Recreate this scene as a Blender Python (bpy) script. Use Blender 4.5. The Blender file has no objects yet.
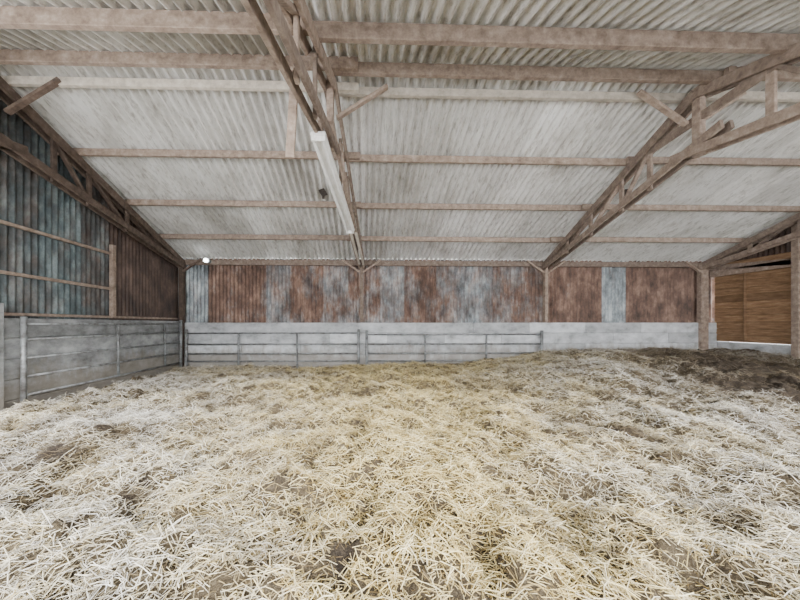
import bpy, math, random
import numpy as np
from mathutils import Vector
random.seed(4); rng=np.random.default_rng(4)
D=9.5; EAVE=3.33; SL=0.353; RY=4.5
def roofz(y):
    zr=EAVE+SL*(D-RY)
    return zr-SL*abs(y-RY)
# ---------------- material helpers
def newmat(name,rough=0.9,metal=0.0):
    m=bpy.data.materials.new(name); m.use_nodes=True
    nt=m.node_tree; b=nt.nodes['Principled BSDF']
    b.inputs['Roughness'].default_value=rough; b.inputs['Metallic'].default_value=metal
    return m,nt,b
def N(nt,t,**k):
    n=nt.nodes.new(t)
    for a,v in k.items(): setattr(n,a,v)
    return n
def ramp(nt,pts):
    r=N(nt,'ShaderNodeValToRGB'); e=r.color_ramp.elements
    while len(e)<len(pts): e.new(0.5)
    for i,(p,c) in enumerate(pts):
        e[i].position=p; e[i].color=(*c,1)
    return r
def noise(nt,scale,vec=None,detail=5,rough=0.6):
    n=N(nt,'ShaderNodeTexNoise'); n.inputs['Scale'].default_value=scale
    n.inputs['Detail'].default_value=detail; n.inputs['Roughness'].default_value=rough
    if vec is not None: nt.links.new(vec,n.inputs['Vector'])
    return n
def mapped(nt,scale):
    tc=N(nt,'ShaderNodeTexCoord'); mp=N(nt,'ShaderNodeMapping'); mp.inputs['Scale'].default_value=scale
    nt.links.new(tc.outputs['Object'],mp.inputs['Vector']); return mp.outputs['Vector']
def attr(nt,name='var'):
    a=N(nt,'ShaderNodeAttribute'); a.attribute_name=name; return a
def mix(nt,fac,a,b,mode='MIX'):
    m=N(nt,'ShaderNodeMix',data_type='RGBA',blend_type=mode)
    for s,v in ((m.inputs[0],fac),(m.inputs[6],a),(m.inputs[7],b)):
        if isinstance(v,bpy.types.NodeSocket): nt.links.new(v,s)
        elif isinstance(v,(int,float)): s.default_value=v
        else: s.default_value=(*v,1)
    return m.outputs[2]
def bump(nt,b,h,strength=0.3,dist=0.01):
    n=N(nt,'ShaderNodeBump'); n.inputs['Strength'].default_value=strength; n.inputs['Distance'].default_value=dist
    nt.links.new(h,n.inputs['Height']); nt.links.new(n.outputs[0],b.inputs['Normal'])

def wood_mat(name,c1,c2,c3,sc=(3,3,3)):
    m,nt,b=newmat(name,0.85)
    v=mapped(nt,sc); n=noise(nt,3,v,8,0.7)
    r=ramp(nt,[(0.3,c1),(0.52,c2),(0.72,c3)]); nt.links.new(n.outputs[0],r.inputs[0])
    a=attr(nt); rr=ramp(nt,[(0,(0.58,0.57,0.56)),(1,(1.15,1.14,1.12))]); nt.links.new(a.outputs['Fac'],rr.inputs[0])
    nt.links.new(mix(nt,1.0,r.outputs[0],rr.outputs[0],'MULTIPLY'),b.inputs['Base Color'])
    bump(nt,b,n.outputs[0],0.3,0.01); return m
M_wood=wood_mat('weathered_timber',(0.16,0.115,0.09),(0.31,0.24,0.195),(0.47,0.39,0.33))
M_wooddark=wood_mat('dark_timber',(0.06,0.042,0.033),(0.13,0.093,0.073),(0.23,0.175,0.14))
M_woodpale=wood_mat('pale_timber',(0.40,0.36,0.30),(0.58,0.53,0.46),(0.72,0.68,0.61))
M_board=wood_mat('brown_boarding',(0.15,0.085,0.045),(0.29,0.175,0.095),(0.42,0.28,0.17),(1,1,6))

# fibre cement roof
M_roof,nt,b=newmat('fibre_cement_sheet',0.9)
v=mapped(nt,(1,0.6,1)); n1=noise(nt,1.4,v,8,0.65)
r=ramp(nt,[(0.30,(0.47,0.455,0.42)),(0.46,(0.70,0.695,0.67)),(0.7,(0.86,0.865,0.855))]); nt.links.new(n1.outputs[0],r.inputs[0])
v2=mapped(nt,(14,2.2,1)); n2=noise(nt,2.2,v2,7,0.75)
r2=ramp(nt,[(0.36,(0.40,0.37,0.33)),(0.50,(1,1,1))]); nt.links.new(n2.outputs[0],r2.inputs[0])
c=mix(nt,0.7,r.outputs[0],r2.outputs[0],'MULTIPLY')
a=attr(nt); rr=ramp(nt,[(0,(0.80,0.795,0.785)),(1,(1.05,1.05,1.05))]); nt.links.new(a.outputs['Fac'],rr.inputs[0])
c=mix(nt,1.0,c,rr.outputs[0],'MULTIPLY'); nt.links.new(c,b.inputs['Base Color'])
bump(nt,b,n1.outputs[0],0.2,0.01)

# rusty sheet : var 0=galvanised blue-grey 1=rust
def rustmat(name,k,g1,g2,g3,R=1.0):
    M,nt,b=newmat(name,0.6,0.15)
    v=mapped(nt,(1.8,1.8,1.0)); n1=noise(nt,1.6,v,9,0.72)
    n3=noise(nt,2.2,mapped(nt,(1.5,1.5,0.8)),8,0.7)
    a=attr(nt)
    ad=N(nt,'ShaderNodeMath',operation='ADD'); nt.links.new(n1.outputs[0],ad.inputs[0]); nt.links.new(a.outputs['Fac'],ad.inputs[1])
    r=ramp(nt,[(0.48,(0,0,0)),(0.68,(1,1,1))])
    ml=N(nt,'ShaderNodeMath',operation='MULTIPLY'); ml.inputs[1].default_value=0.6
    nt.links.new(ad.outputs[0],ml.inputs[0]); nt.links.new(ml.outputs[0],r.inputs[0])
    S=lambda c:tuple(q*k for q in c)
    galv=ramp(nt,[(0.33,S(g1)),(0.5,S(g2)),(0.66,S(g3))]); nt.links.new(n3.outputs[0],galv.inputs[0])
    rust=ramp(nt,[(0.33,S((0.05,0.03,0.022))),(0.5,S((0.17,0.10,0.072))),(0.68,S((0.38,0.25,0.19)))]); nt.links.new(n3.outputs[0],rust.inputs[0])
    nt.links.new(mix(nt,r.outputs[0],galv.outputs[0],rust.outputs[0]),b.inputs['Base Color'])
    bump(nt,b,n3.outputs[0],0.15,0.01); return M
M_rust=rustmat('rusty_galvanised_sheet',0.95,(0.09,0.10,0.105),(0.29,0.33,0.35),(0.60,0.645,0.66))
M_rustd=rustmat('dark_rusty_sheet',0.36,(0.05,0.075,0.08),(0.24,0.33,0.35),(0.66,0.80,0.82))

def concmat(name,c1,c2,c3):
    M,nt,b=newmat(name,0.92)
    n1=noise(nt,2.5,mapped(nt,(1,1,1.6)),9,0.68)
    r=ramp(nt,[(0.30,c1),(0.48,c2),(0.70,c3)]); nt.links.new(n1.outputs[0],r.inputs[0])
    a=attr(nt); rr=ramp(nt,[(0,(0.72,0.72,0.72)),(1,(1.1,1.1,1.1))]); nt.links.new(a.outputs['Fac'],rr.inputs[0])
    c=mix(nt,1.0,r.outputs[0],rr.outputs[0],'MULTIPLY')
    tc=N(nt,'ShaderNodeTexCoord'); sp=N(nt,'ShaderNodeSeparateXYZ'); nt.links.new(tc.outputs['Object'],sp.inputs[0])
    n2=noise(nt,4.0,mapped(nt,(1,1,.5)),7,.7)
    m1=N(nt,'ShaderNodeMath',operation='MULTIPLY_ADD'); nt.links.new(n2.outputs[0],m1.inputs[0]); m1.inputs[1].default_value=-1.5; nt.links.new(sp.outputs[2],m1.inputs[2])
    r4=ramp(nt,[(0.0,(1,1,1)),(0.35,(0,0,0))]); ad=N(nt,'ShaderNodeMath',operation='ADD'); nt.links.new(m1.outputs[0],ad.inputs[0]); ad.inputs[1].default_value=0.45; nt.links.new(ad.outputs[0],r4.inputs[0])
    m2=N(nt,'ShaderNodeMath',operation='MULTIPLY'); nt.links.new(r4.outputs[0],m2.inputs[0]); m2.inputs[1].default_value=.6
    c=mix(nt,m2.outputs[0],c,(0.20,0.165,0.12))
    nt.links.new(c,b.inputs['Base Color']); bump(nt,b,n1.outputs[0],0.4,0.02); return M
M_conc=concmat('concrete',(0.13,0.13,0.13),(0.27,0.28,0.285),(0.46,0.475,0.48))
M_white=concmat('limewashed_concrete',(0.28,0.29,0.29),(0.52,0.54,0.56),(0.72,0.74,0.76))
M_pipe,nt,b=newmat('galvanised_pipe',0.5,0.4)
n1=noise(nt,9,mapped(nt,(1,1,1)),5,0.6); r=ramp(nt,[(0.3,(0.11,0.10,0.095)),(0.6,(0.30,0.32,0.33))]); nt.links.new(n1.outputs[0],r.inputs[0]); nt.links.new(r.outputs[0],b.inputs['Base Color'])
M_dark,nt,b=newmat('dark_strip',0.9); n1=noise(nt,20,mapped(nt,(1,1,1))); r=ramp(nt,[(0.3,(0.02,0.017,0.015)),(0.7,(0.07,0.055,0.045))]); nt.links.new(n1.outputs[0],r.inputs[0]); nt.links.new(r.outputs[0],b.inputs['Base Color'])
M_glow,nt,b=newmat('glowing_disc',0.3); b.inputs['Emission Color'].default_value=(0.95,0.98,1,1); b.inputs['Emission Strength'].default_value=14
n1=noise(nt,20); r=ramp(nt,[(0,(0.8,0.8,0.8)),(1,(0.9,0.9,0.9))]); nt.links.new(n1.outputs[0],r.inputs[0]); nt.links.new(r.outputs[0],b.inputs['Base Color'])
M_enamel,nt,b=newmat('white_enamel',0.35)
n1=noise(nt,14); r=ramp(nt,[(0.3,(0.74,0.73,0.70)),(0.6,(0.92,0.92,0.91))]); nt.links.new(n1.outputs[0],r.inputs[0]); nt.links.new(r.outputs[0],b.inputs['Base Color'])

# -------------- mesh builder
class MB:
    def __init__(s): s.v=[];s.f=[];s.var=[];s.mi=[]
    def add(s,vs,fs,var=0.5,mi=0):
        o=len(s.v); s.v+= [tuple(p) for p in vs]; s.f+=[tuple(i+o for i in f) for f in fs]; s.var+=[var]*len(vs); s.mi+=[mi]*len(fs)
    def beam(s,p0,p1,w,h,up=(0,0,1),var=None,mi=0,bev=0.006):
        p0=Vector(p0);p1=Vector(p1);d=(p1-p0).normalized();up=Vector(up)
        if abs(d.dot(up))>0.98: up=Vector((1,0,0))
        sd=d.cross(up).normalized();u=sd.cross(d).normalized()
        w/=2;h/=2;c=min(bev,w*.4,h*.4)
        prof=[(-w+c,-h),(w-c,-h),(w,-h+c),(w,h-c),(w-c,h),(-w+c,h),(-w,h-c),(-w,-h+c)]
        vs=[p+sd*a+u*b_ for p in (p0,p1) for a,b_ in prof]
        fs=[(i,(i+1)%8,8+(i+1)%8,8+i) for i in range(8)]+[tuple(range(7,-1,-1)),tuple(range(8,16))]
        s.add(vs,fs,random.random() if var is None else var,mi)
    def tube(s,p0,p1,r,n=10,mi=0,var=0.5):
        p0=Vector(p0);p1=Vector(p1);d=(p1-p0).normalized();up=Vector((0,0,1))
        if abs(d.dot(up))>0.98: up=Vector((1,0,0))
        sd=d.cross(up).normalized();u=sd.cross(d)
        vs=[p+sd*math.cos(t*2*math.pi/n)*r+u*math.sin(t*2*math.pi/n)*r for p in (p0,p1) for t in range(n)]
        fs=[(i,(i+1)%n,n+(i+1)%n,n+i) for i in range(n)]+[tuple(range(n-1,-1,-1)),tuple(range(n,2*n))]
        s.add(vs,fs,var,mi)
    def build(s,name,mats,smooth=False):
        me=bpy.data.meshes.new(name); me.from_pydata(s.v,[],s.f)
        a=me.attributes.new('var','FLOAT','POINT'); a.data.foreach_set('value',s.var)
        for m in mats: me.materials.append(m)
        me.polygons.foreach_set('material_index',s.mi)
        if smooth: me.polygons.foreach_set('use_smooth',[True]*len(me.polygons))
        me.update(); ob=bpy.data.objects.new(name,me); bpy.context.collection.objects.link(ob); return ob

# -------------- roof (ceiling)
XL,XR=-5.85,11.75
PITCH=0.146
ceil=MB()
def roof_rows(y0,y1,lift):
    x=XL-.3
    while x<XR-0.01:
        x1=min(x+7*PITCH,XR); n=70; var=random.random(); dz=random.uniform(0,0.008)
        xs=[x+(x1+0.05-x)*i/n for i in range(n+1)]
        vs=[];K=3
        for k in range(K):
            y=y0+(y1-y0)*k/(K-1)
            for xx in xs:
                z=roofz(y)+0.042*math.cos(2*math.pi*xx/PITCH)+lift*(1-k/(K-1))+dz+0.042
                vs.append((xx,y,z))
        m=n+1
        fs=[(k*m+i,k*m+i+1,(k+1)*m+i+1,(k+1)*m+i) for k in range(K-1) for i in range(n)]
        ceil.add(vs,fs,var); x=x1
roof_rows(7.0,9.95,0.0); roof_rows(RY,7.15,0.012)
roof_rows(2.3,RY,0.0); roof_rows(-0.6,2.45,0.012)
oc=ceil.build('ceiling',[M_roof],True)
# -------------- purlins
def purlin(y,depth,wid,mat,segs,off=0.0,dz=0.0):
    mb=MB()
    for i,(x0,x1) in enumerate(segs):
        yy=y+(0.035 if i%2 else -0.035)
        mb.beam((x0,yy,roofz(y)-depth/2-0.005+dz),(x1,yy,roofz(y)-depth/2-0.005+dz+random.uniform(-.01,.01)),wid,depth,var=random.uniform(.45,1))
    return mb.build('roof_purlin',[mat])
sg=[(XL+.05,-0.1),(-0.5,5.5),(5.2,XR-.05)]
for y in (8.32,7.1,5.85): purlin(y,0.13,0.06,M_wood,sg)
purlin(4.70,0.12,0.07,M_woodpale,sg)
purlin(4.22,0.16,0.07,M_wood,sg)
purlin(3.36,0.19,0.07,M_wood,[(XL+.05,-0.6),(-0.6,5.1),(5.1,XR-.05)],dz=.0)
purlin(2.2,0.15,0.07,M_wood,sg); purlin(1.0,0.15,0.07,M_wood,sg)
# -------------- trusses
def truss(xfar,xridge,mat,near=True,pz=-.3,czr=0.195,pw=.14,tie=False):
    mb=MB()
    k=(xridge-xfar)/(RY-9.4)
    X=lambda y:xfar+k*(y-9.4)
    YE=9.35; YN=2*RY-YE
    rz=lambda y:roofz(y)-0.24
    cz=lambda y:3.08+czr*((YE-y) if y>=RY else (y-YN))
    for o in (-0.075,0.075):
        mb.beam((X(YE)+o,YE,rz(YE)),(X(RY)+o,RY,rz(RY)),0.045,0.15)
        mb.beam((X(YE)+o,YE,cz(YE)-.02),(X(RY-.4)+o,RY-.4,cz(RY)+0.1),0.045,0.13)
        if near:
            mb.beam((X(YN)+o,YN,rz(YN)),(X(RY)+o,RY,rz(RY)),0.045,0.15)
            mb.beam((X(YN)+o,YN,cz(YN)),(X(RY+.4)+o,RY+.4,cz(RY)+.02),0.045,0.13)
    if tie: # collar tie across the ridge
        mb.beam((X(5.5),5.5,rz(5.5)-.02),(X(3.5),3.5,rz(3.5)-.02),0.05,0.13)
    mb.beam((X(RY),RY,cz(RY)-.12),(X(RY),RY,rz(RY)+.1),0.1,0.12,up=(0,1,0))
    ys=[8.1,7.1,6.1,5.4]
    for y in ys+( [RY*2-q for q in ys] if near else []):
        mb.beam((X(y),y,cz(y)-.08),(X(y),y,rz(y)+.07),0.045,0.09,up=(0,1,0))
    for a,bb in ((8.1,7.1),(7.1,6.1),(6.1,5.4)):
        mb.beam((X(a),a,cz(a)),(X(bb),bb,rz(bb)),0.045,0.08,up=(1,0,0))
        if near:
            mb.beam((X(2*RY-a),2*RY-a,cz(a)),(X(2*RY-bb),2*RY-bb,rz(bb)),0.045,0.08,up=(1,0,0))
    for sx in (-1,1):
        if (xfar<-5 and sx<0) or (xfar>10 and sx>0) or (abs(xfar)<1 and sx<0): continue
        mb.beam((X(4.6)+sx*.08,4.62,rz(4.6)-.36),(X(4.6)+sx*.85,4.62,roofz(4.6)-.10),0.05,0.085,up=(0,1,0),var=1.3)
    for sx in (-1,1):
        if (xfar<-5 and sx<0) or (xfar>10 and sx>0): continue
        mb.beam((X(9.2)+sx*.05,9.28,2.9),(X(9.2)+sx*.6,9.28,3.28),0.05,0.08,up=(0,1,0),var=1)
    mb.beam((X(9.3),9.32,pz),(X(9.3),9.32,3.25),pw,0.14,up=(0,1,0),mi=0)
    return mb.build('roof_truss',[mat]),X
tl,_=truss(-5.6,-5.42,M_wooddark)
tc,XC=truss(-0.1,-0.52,M_wood,pz=1.37,pw=.1)
tr,XRt=truss(5.7,5.15,M_wood,pz=1.37,pw=.1,tie=True)
te,_=truss(10.8,10.6,M_wood,pw=.24)
czc=lambda y:3.08+.195*(9.35-y)
mb=MB()
for o,zz in ((-.03,-.10),(.09,-.12)):
    mb.beam((XC(7.0)+o,7.0,czc(7.0)+zz),(XC(8.9)+o,8.9,czc(8.9)+zz+.02),0.06,0.05,var=.7)
mb.build('pale_plank_cladding',[M_woodpale])
mb=MB()
a0=Vector((-.62,3.95,3.80)); a1=Vector((-.34,6.85,3.44))
mb.beam(a0,a1,0.20,0.06,var=.5,mi=0,bev=.02)
for o in (-.065,.065):
    mb.tube(a0+Vector((o,.05,-.06)),a1+Vector((o,-.05,-.06)),.022,12,mi=0)
for p in (a0+Vector((0,.03,-.05)),a1+Vector((0,-.03,-.05))): mb.beam(p-Vector((.09,0,0)),p+Vector((.09,0,0)),.03,.07,mi=0)
for t in (.08,.5,.92):
    p=a0.lerp(a1,t); mb.beam(p+Vector((.05,0,0)),Vector((XC(p.y)-.02,p.y,czc(p.y))),.025,.025,mi=1,var=.5)
mb.build('fluorescent_light_fitting',[M_enamel,M_pipe])
mb=MB(); mb.beam((-0.86,3.45,3.2),(-0.80,3.45,4.22),0.10,0.035,up=(0,1,0),var=1.2); mb.build('hanging_plank',[M_wood])
mb=MB(); mb.beam((XL,9.38,3.2),(XR,9.38,3.2),0.08,0.16); mb.build('eave_beam',[M_wood])
# -------------- corrugated walls
def corr(mb,a,b_,axis,zb,zt,var,off,pitch=0.115,amp=0.026):
    n=max(8,int((b_-a)/pitch*8)); vs=[]
    K=4
    for k in range(K):
        for i in range(n+1):
            t=a+(b_-a)*i/n; q=off+amp*math.cos(2*math.pi*t/pitch)
            top=zt(t); z=zb+(top-zb)*k/(K-1)
            vs.append((t,q,z) if axis=='x' else (q,t,z))
    m=n+1
    mb.add(vs,[(k*m+i,k*m+i+1,(k+1)*m+i+1,(k+1)*m+i) for k in range(K-1) for i in range(n)],var)
wb=MB()
cols=[0.3,0.65,.65,.5,.6,.5,.55,.45,.6,.5,.45,.55,.55,.7,.9,.3,.8,.95,.85,.6]
x=XL;i=0
while x<XR:
    corr(wb,x-.1,min(x+.93,XR),'x',1.2,lambda t:3.36,cols[i%len(cols)],9.54+(i%2)*.006); x+=.9;i+=1
wall_back=wb.build('wall_back',[M_rust],True)
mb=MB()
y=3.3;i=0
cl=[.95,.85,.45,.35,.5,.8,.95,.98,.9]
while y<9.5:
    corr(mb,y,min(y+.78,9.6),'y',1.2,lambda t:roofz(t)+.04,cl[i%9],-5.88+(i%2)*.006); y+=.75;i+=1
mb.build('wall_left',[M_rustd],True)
mb=MB()
for z in (2.15,2.95): mb.beam((-5.79,3.3,z),(-5.79,7.0,z-.05),0.05,0.055,var=.8)
mb.beam((-5.76,7.0,1.45),(-5.76,7.0,3.1),0.09,0.09,up=(0,1,0),var=.6)
mb.beam((-5.79,3.3,1.46),(-5.79,9.4,1.46),0.05,0.05,var=.8)
mb.build('gable_girt',[M_wood])
# right wall
mb=MB()
z=0.75
while z<3.1:
    mb.beam((11.3,2.0,z+.1),(11.3,9.4,z+.1),0.04,0.196,var=random.uniform(.2,1),bev=.008); z+=.206
mb.beam((11.34,2.0,1.95),(11.34,9.4,1.95),0.03,2.3,var=0.1)
for yy in (8.6,): mb.beam((11.26,yy,.8),(11.26,yy,3.1),.1,.04,up=(0,1,0),var=.3)
mb.build('boarded_partition',[M_board])
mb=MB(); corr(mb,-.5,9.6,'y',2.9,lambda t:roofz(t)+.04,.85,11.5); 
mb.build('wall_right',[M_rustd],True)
mb=MB(); mb.beam((11.4,2,0.35),(11.4,9.33,0.35),0.2,0.78,var=.8); mb.build('concrete_plinth',[M_white])
mb=MB(); mb.beam((11.04,7.38,0.1),(11.04,7.38,roofz(7.38)-.1),0.14,0.14,up=(0,1,0),var=.6);
mb.beam((11.15,7.3,2.9),(11.15,9.4,2.9),0.06,0.2,var=.9)
mb.beam((11.15,4.5,2.65),(11.15,9.4,3.1),0.06,0.16,var=.5)
mb.build('timber_post',[M_wood])
# -------------- low block walls
def blockwall(name,axis,a,b_,pos,th,z0,z1,ch,cl_,mat):
    mb=MB(); 
    if axis=='x': mb.beam((a,pos,(z0+z1)/2-.01),(b_,pos,(z0+z1)/2-.01),th-.03,z1-z0-.03,var=.0)
    else: mb.beam((pos,a,(z0+z1)/2-.01),(pos,b_,(z0+z1)/2-.01),th-.03,z1-z0-.03,var=.0)
    z=z0;r_=0
    while z<z1-.02:
        t=a-(cl_/2 if r_%2 else 0)
        while t<b_:
            s0=max(t,a);s1=min(t+cl_,b_)-.012
            zc=min(z+ch,z1)
            if s1>s0+.03:
                pp=((s0,pos,(z+zc)/2),(s1,pos,(z+zc)/2)) if axis=='x' else ((pos,s0,(z+zc)/2),(pos,s1,(z+zc)/2))
                mb.beam(pp[0],pp[1],th,zc-z-.014,bev=.012)
            t+=cl_
        z+=ch;r_+=1
    return mb.build(name,[mat])
blockwall('wall_low_left','y',4.78,9.45,-5.72,0.2,-0.25,1.4,0.33,9.0,M_conc)
blockwall('wall_low_back','x',-5.6,11.7,9.42,0.16,-0.3,1.36,0.33,1.8,M_white)
mb=MB(); mb.beam((-5.66,4.62,-.3),(-5.66,4.62,1.62),0.28,0.26,up=(0,1,0),var=.6,bev=.02); mb.build('concrete_pillar',[M_conc])
# -------------- gates
def gate(name,p0,p1,zs,vx,r=0.022):
    mb=MB(); p0=Vector(p0);p1=Vector(p1)
    for z in zs: mb.tube(p0+Vector((0,0,z)),p1+Vector((0,0,z)),r)
    for t in vx:
        p=p0.lerp(p1,t); mb.tube(p+Vector((0,0,zs[0])),p+Vector((0,0,zs[-1])),r*1.3)
    for p in (p0,p1): mb.tube(p+Vector((0,0,zs[0]-.25)),p+Vector((0,0,zs[-1]+.12)),r*2)
    return mb.build(name,[M_pipe],True)
gate('metal_gate',(-5.4,9.2,0),(-.2,9.2,0),[-.05,.17,.40,.68,1.02],[0.3,.64])
gate('metal_gate',(0.05,9.2,0),(5.5,9.2,0),[-.05,.17,.40,.68,.98],[0.33,.68])
gate('metal_rail_barrier',(-5.5,4.98,0),(-5.5,9.1,0),[.15,.45,.75,1.05,1.3],[0.45,.83],0.02)
mb=MB(); mb.beam((-4.8,9.2,3.22),(-4.8,9.36,3.22),0.16,0.12,bev=.02,mi=0); mb.tube((-4.8,9.14,3.22),(-4.8,9.2,3.22),0.06,16,mi=1); mb.build('bright_spot_fitting',[M_pipe,M_glow])  # glowing disc on a small housing, added for a tiny bright spot at the eave
for (x,y) in ((-.98,6.7),(5.9,6.6)):
    mb=MB(); z=roofz(y)
    mb.beam((x,y,z-.02),(x+.07,y+.1,z-.12),0.16,0.02,bev=.004); mb.beam((x+.05,y,z-.02),(x+.02,y+.2,z-.15),0.06,0.015); mb.build('dark_roof_strips',[M_dark])  # small dark strips hung at two dark spots on the roof underside

# -------------- ground height
def vnoise(x,y,s,seed):
    g=np.random.default_rng(seed).random((256,256))
    ca,sa=math.cos(seed*1.7),math.sin(seed*1.7)
    x,y=x*ca-y*sa,x*sa+y*ca
    fx=x*s+1000;fy=y*s+1000; ix=np.floor(fx).astype(int);iy=np.floor(fy).astype(int)
    tx=fx-ix;ty=fy-iy; tx=tx*tx*(3-2*tx);ty=ty*ty*(3-2*ty)
    G=lambda a,b_:g[a%256,b_%256]
    return (G(ix,iy)*(1-tx)+G(ix+1,iy)*tx)*(1-ty)+(G(ix,iy+1)*(1-tx)+G(ix+1,iy+1)*tx)*ty
def ss(a,b_,x):
    t=np.clip((x-a)/(b_-a),0,1); return t*t*(3-2*t)
def hgt(x,y):
    h=0.42*ss(2.5,6.5,x)*ss(4.0,8.5,y)+0.06*ss(-3,2,x)*ss(6,9,y)-.19*ss(3,5.5,-x)*(1-ss(6,8.5,y))
    f=1-.5*ss(5,9,y)
    h=h+f*(0.24*(vnoise(x,y,.9,1)-.5)+0.20*(vnoise(x,y,2.4,2)-.5)+0.16*(vnoise(x,y,5.5,3)-.5)+.10*(vnoise(x,y,12,4)-.5))
    return h
def pix(px,py):
    r=(px-373)/300; d=1.3*300/(py-324); s=math.radians(1.5)
    return (r*math.cos(s)+math.sin(s))*d,(math.cos(s)-r*math.sin(s))*d
patches=[(28,462,.20,2.6),(3,474,.16,2.0),(146,499,.08,2.0),(115,440,.18,1.2),(375,574,.06,1.6),(345,592,.05,1.0),(612,437,.22,1.3),(90,412,.3,.9),(20,515,.08,.9),(240,405,.25,.8),(765,500,.10,.8),(640,400,.4,.8),(780,395,.8,1.2),(735,380,.8,1.1),(690,372,.6,.8),(560,420,.2,.7),(150,395,.3,.6)]
def dark(x,y):
    d=np.zeros_like(x)
    wx=x+.3*(vnoise(x,y,2.2,51)-.5)+.25*(vnoise(x,y,7,53)-.5)+.1*(vnoise(x,y,18,55)-.5); wy=y+.3*(vnoise(x,y,2.2,52)-.5)+.25*(vnoise(x,y,7,54)-.5)+.1*(vnoise(x,y,18,56)-.5)
    for px,py,r,s in patches:
        cx,cy=pix(px,py)
        d=np.maximum(d,s*np.exp(-(((wx-cx)/(r*1.6))**2+((wy-cy)/r)**2)))
    d=d+0.4*ss(5.5,8.5,x)*ss(4,6,y)
    m=vnoise(x,y,3.3,7)*.5+vnoise(x,y,9,8)*.5
    d=d*(0.4+1.2*m)+ 2.2*np.clip(m-.65,0,1)
    return np.clip(d,0,1)
nx,ny=700,480
gx=np.linspace(-5.9,11.6,nx); gy=np.linspace(-2.5,9.5,ny)
GX,GY=np.meshgrid(gx,gy); GZ=hgt(GX,GY)-0.05*dark(GX,GY)+.04*dark(GX,GY)*(vnoise(GX,GY,16,61))
vs=np.stack([GX,GY,GZ],-1).reshape(-1,3)
idx=np.arange(nx*ny).reshape(ny,nx)
F=np.stack([idx[:-1,:-1],idx[:-1,1:],idx[1:,1:],idx[1:,:-1]],-1).reshape(-1,4)
def npmesh(name,vs,F,attrs,mat,smooth=True):
    me=bpy.data.meshes.new(name); me.vertices.add(len(vs)); me.vertices.foreach_set('co',vs.astype(np.float32).ravel())
    me.loops.add(F.size); me.loops.foreach_set('vertex_index',F.astype(np.int32).ravel())
    me.polygons.add(len(F)); me.polygons.foreach_set('loop_start',np.arange(0,F.size,4,dtype=np.int32)); 
    me.polygons.foreach_set('use_smooth',np.full(len(F),smooth))
    me.update(calc_edges=True)
    for k_,v_ in attrs.items():
        a_=me.attributes.new(k_,'FLOAT','POINT'); a_.data.foreach_set('value',v_.astype(np.float32))
    me.materials.append(mat); ob=bpy.data.objects.new(name,me); bpy.context.collection.objects.link(ob); return ob
M_floor,nt,b=newmat('trodden_bedding',1.0)
n1=noise(nt,26,mapped(nt,(1,1,1)),10,0.8); r=ramp(nt,[(0.3,(0.04,0.03,0.02)),(0.5,(0.13,0.10,0.06)),(0.66,(0.28,0.23,0.15))]); nt.links.new(n1.outputs[0],r.inputs[0])
rd=ramp(nt,[(0.35,(0.018,0.013,0.01)),(0.6,(0.08,0.06,0.04))]); nt.links.new(n1.outputs[0],rd.inputs[0])
a=attr(nt); nt.links.new(mix(nt,a.outputs['Fac'],r.outputs[0],rd.outputs[0]),b.inputs['Base Color']); bump(nt,b,n1.outputs[0],0.9,0.04)
npmesh('floor',vs,F,{'var':dark(GX,GY).ravel()},M_floor)
# straw
n=500000
x=rng.uniform(-5.5,11.2,n); y=rng.uniform(0.5,9.15,n)
dens=np.minimum(1,(2.2/np.maximum(y,.5))**0.95)
dens*=np.where(np.abs(x)>1.75*y+1.5,0.25,1)
dk=dark(x,y)
keep=(rng.random(n)<dens*(1-0.88*dk))&~((x<-5.45)&(y<4.85))
x,y,dk=x[keep],y[keep],dk[keep]; n=len(x); print('straws',n)
L=rng.uniform(.03,.135,n)*(1+.06*y); w=rng.uniform(.0011,.0026,n)*(1+0.08*y)
yaw=rng.uniform(0,2*math.pi,n)
pit=np.clip(rng.normal(0,.42,n),-1.2,1.2)
lay=rng.random(n)
z=hgt(x,y)-.04*dk+lay**1.4*.06+.003
d=np.stack([np.cos(yaw)*np.cos(pit),np.sin(yaw)*np.cos(pit),np.sin(pit)],-1)
s=np.stack([-np.sin(yaw),np.cos(yaw),np.zeros(n)],-1); u=np.cross(d,s); u*=np.sign(u[:,2:3]+1e-6)
c0=np.stack([x,y,z],-1)
bend=(rng.normal(0,.13,n)*L)[:,None]*s+(rng.uniform(-.02,.16,n)*L)[:,None]*u
rings=[c0-d*L[:,None]/2-bend*.5, c0+bend*.5, c0+d*L[:,None]/2-bend*.5]
V=np.zeros((n,9,3))
for k,rg in enumerate(rings):
    V[:,k*3+0]=rg-s*w[:,None]; V[:,k*3+1]=rg+s*w[:,None]; V[:,k*3+2]=rg+u*w[:,None]*1.1
pat=[]
for k in range(2):
    for j in range(3):
        a_=k*3+j;b2=k*3+(j+1)%3; pat.append((a_,b2,b2+3,a_+3))
F=(np.arange(n)[:,None,None]*9+np.array(pat)[None]).reshape(-1,4)
V[:,:,0]=np.clip(V[:,:,0],-5.6,11.25); V[:,:,1]=np.minimum(V[:,:,1],9.32)
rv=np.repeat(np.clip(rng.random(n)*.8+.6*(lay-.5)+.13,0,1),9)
ye=np.exp(-((x-0.3-.06*y)/(1.0+.28*y))**2)*1.0+.15+.5*(vnoise(x,y,.8,21)-.5)+.45*(vnoise(x,y,3,22)-.5)+rng.normal(0,.2,n)
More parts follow.
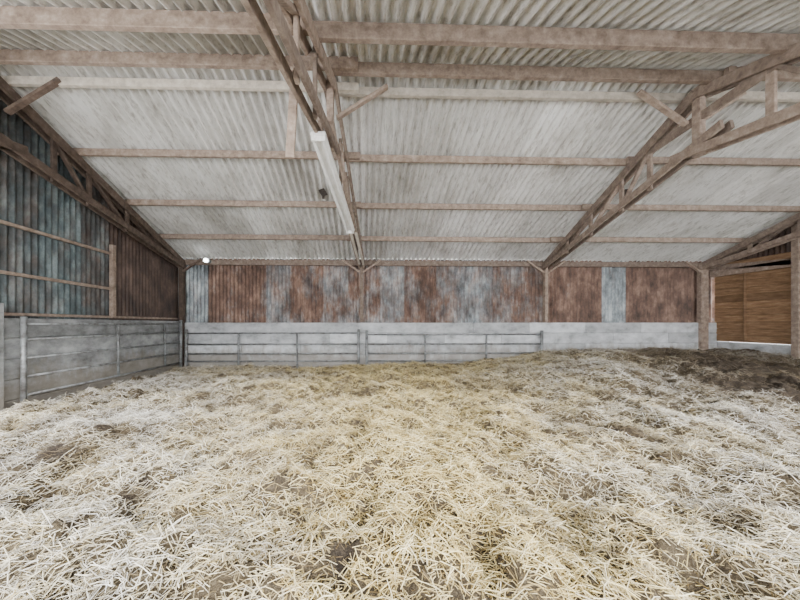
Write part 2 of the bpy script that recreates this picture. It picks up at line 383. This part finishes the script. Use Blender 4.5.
yel=np.repeat(np.clip(ye,0,1),9)
brn=np.repeat(np.clip(dk*.85+1.2*np.clip(vnoise(x,y,1.6,31)*.5+vnoise(x,y,5,32)*.5-.5,0,1)+ss(5.0,8.0,y)*(.10+.34*rng.random(n))+.12*rng.random(n),0,.9),9)
M_straw,nt,b=newmat('straw',0.7)
a=attr(nt,'rv'); r=ramp(nt,[(0,(0.09,0.075,0.055)),(0.25,(0.30,0.275,0.22)),(0.6,(0.62,0.60,0.54)),(1,(0.93,0.92,0.88))]); nt.links.new(a.outputs['Fac'],r.inputs[0])
r3=ramp(nt,[(0,(0.12,0.075,0.025)),(0.25,(0.37,0.265,0.09)),(0.6,(0.74,0.59,0.25)),(1,(0.97,0.86,0.50))]); nt.links.new(a.outputs['Fac'],r3.inputs[0])
a2=attr(nt,'yel'); c=mix(nt,a2.outputs['Fac'],r.outputs[0],r3.outputs[0])
a3=attr(nt,'brn'); c=mix(nt,a3.outputs['Fac'],c,(0.12,0.085,0.045)); nt.links.new(c,b.inputs['Base Color'])
npmesh('straw_bedding',V.reshape(-1,3),F,{'rv':rv,'yel':yel,'brn':brn},M_straw,False)

# -------------- light
w_=bpy.data.worlds.new('World'); bpy.context.scene.world=w_; w_.use_nodes=True
w_.node_tree.nodes['Background'].inputs[0].default_value=(0.985,0.99,1,1); w_.node_tree.nodes['Background'].inputs[1].default_value=8.0
sl=bpy.data.lights.new('daylight_sun','SUN'); sl.energy=5.0; sl.angle=math.radians(20); sl.color=(1,.98,.95)
so=bpy.data.objects.new('daylight_sun',sl); so.rotation_euler=(math.radians(66),0,math.radians(18)); bpy.context.collection.objects.link(so)
# -------------- camera
cd=bpy.data.cameras.new('camera'); cd.sensor_width=36; cd.lens=13.5; cd.shift_x=27/800; cd.shift_y=24/800; cd.clip_start=.05
co=bpy.data.objects.new('camera',cd); co.location=(0,0,1.3); co.rotation_euler=(math.radians(90),0,math.radians(-1.5)); bpy.context.collection.objects.link(co)
bpy.context.scene.camera=co
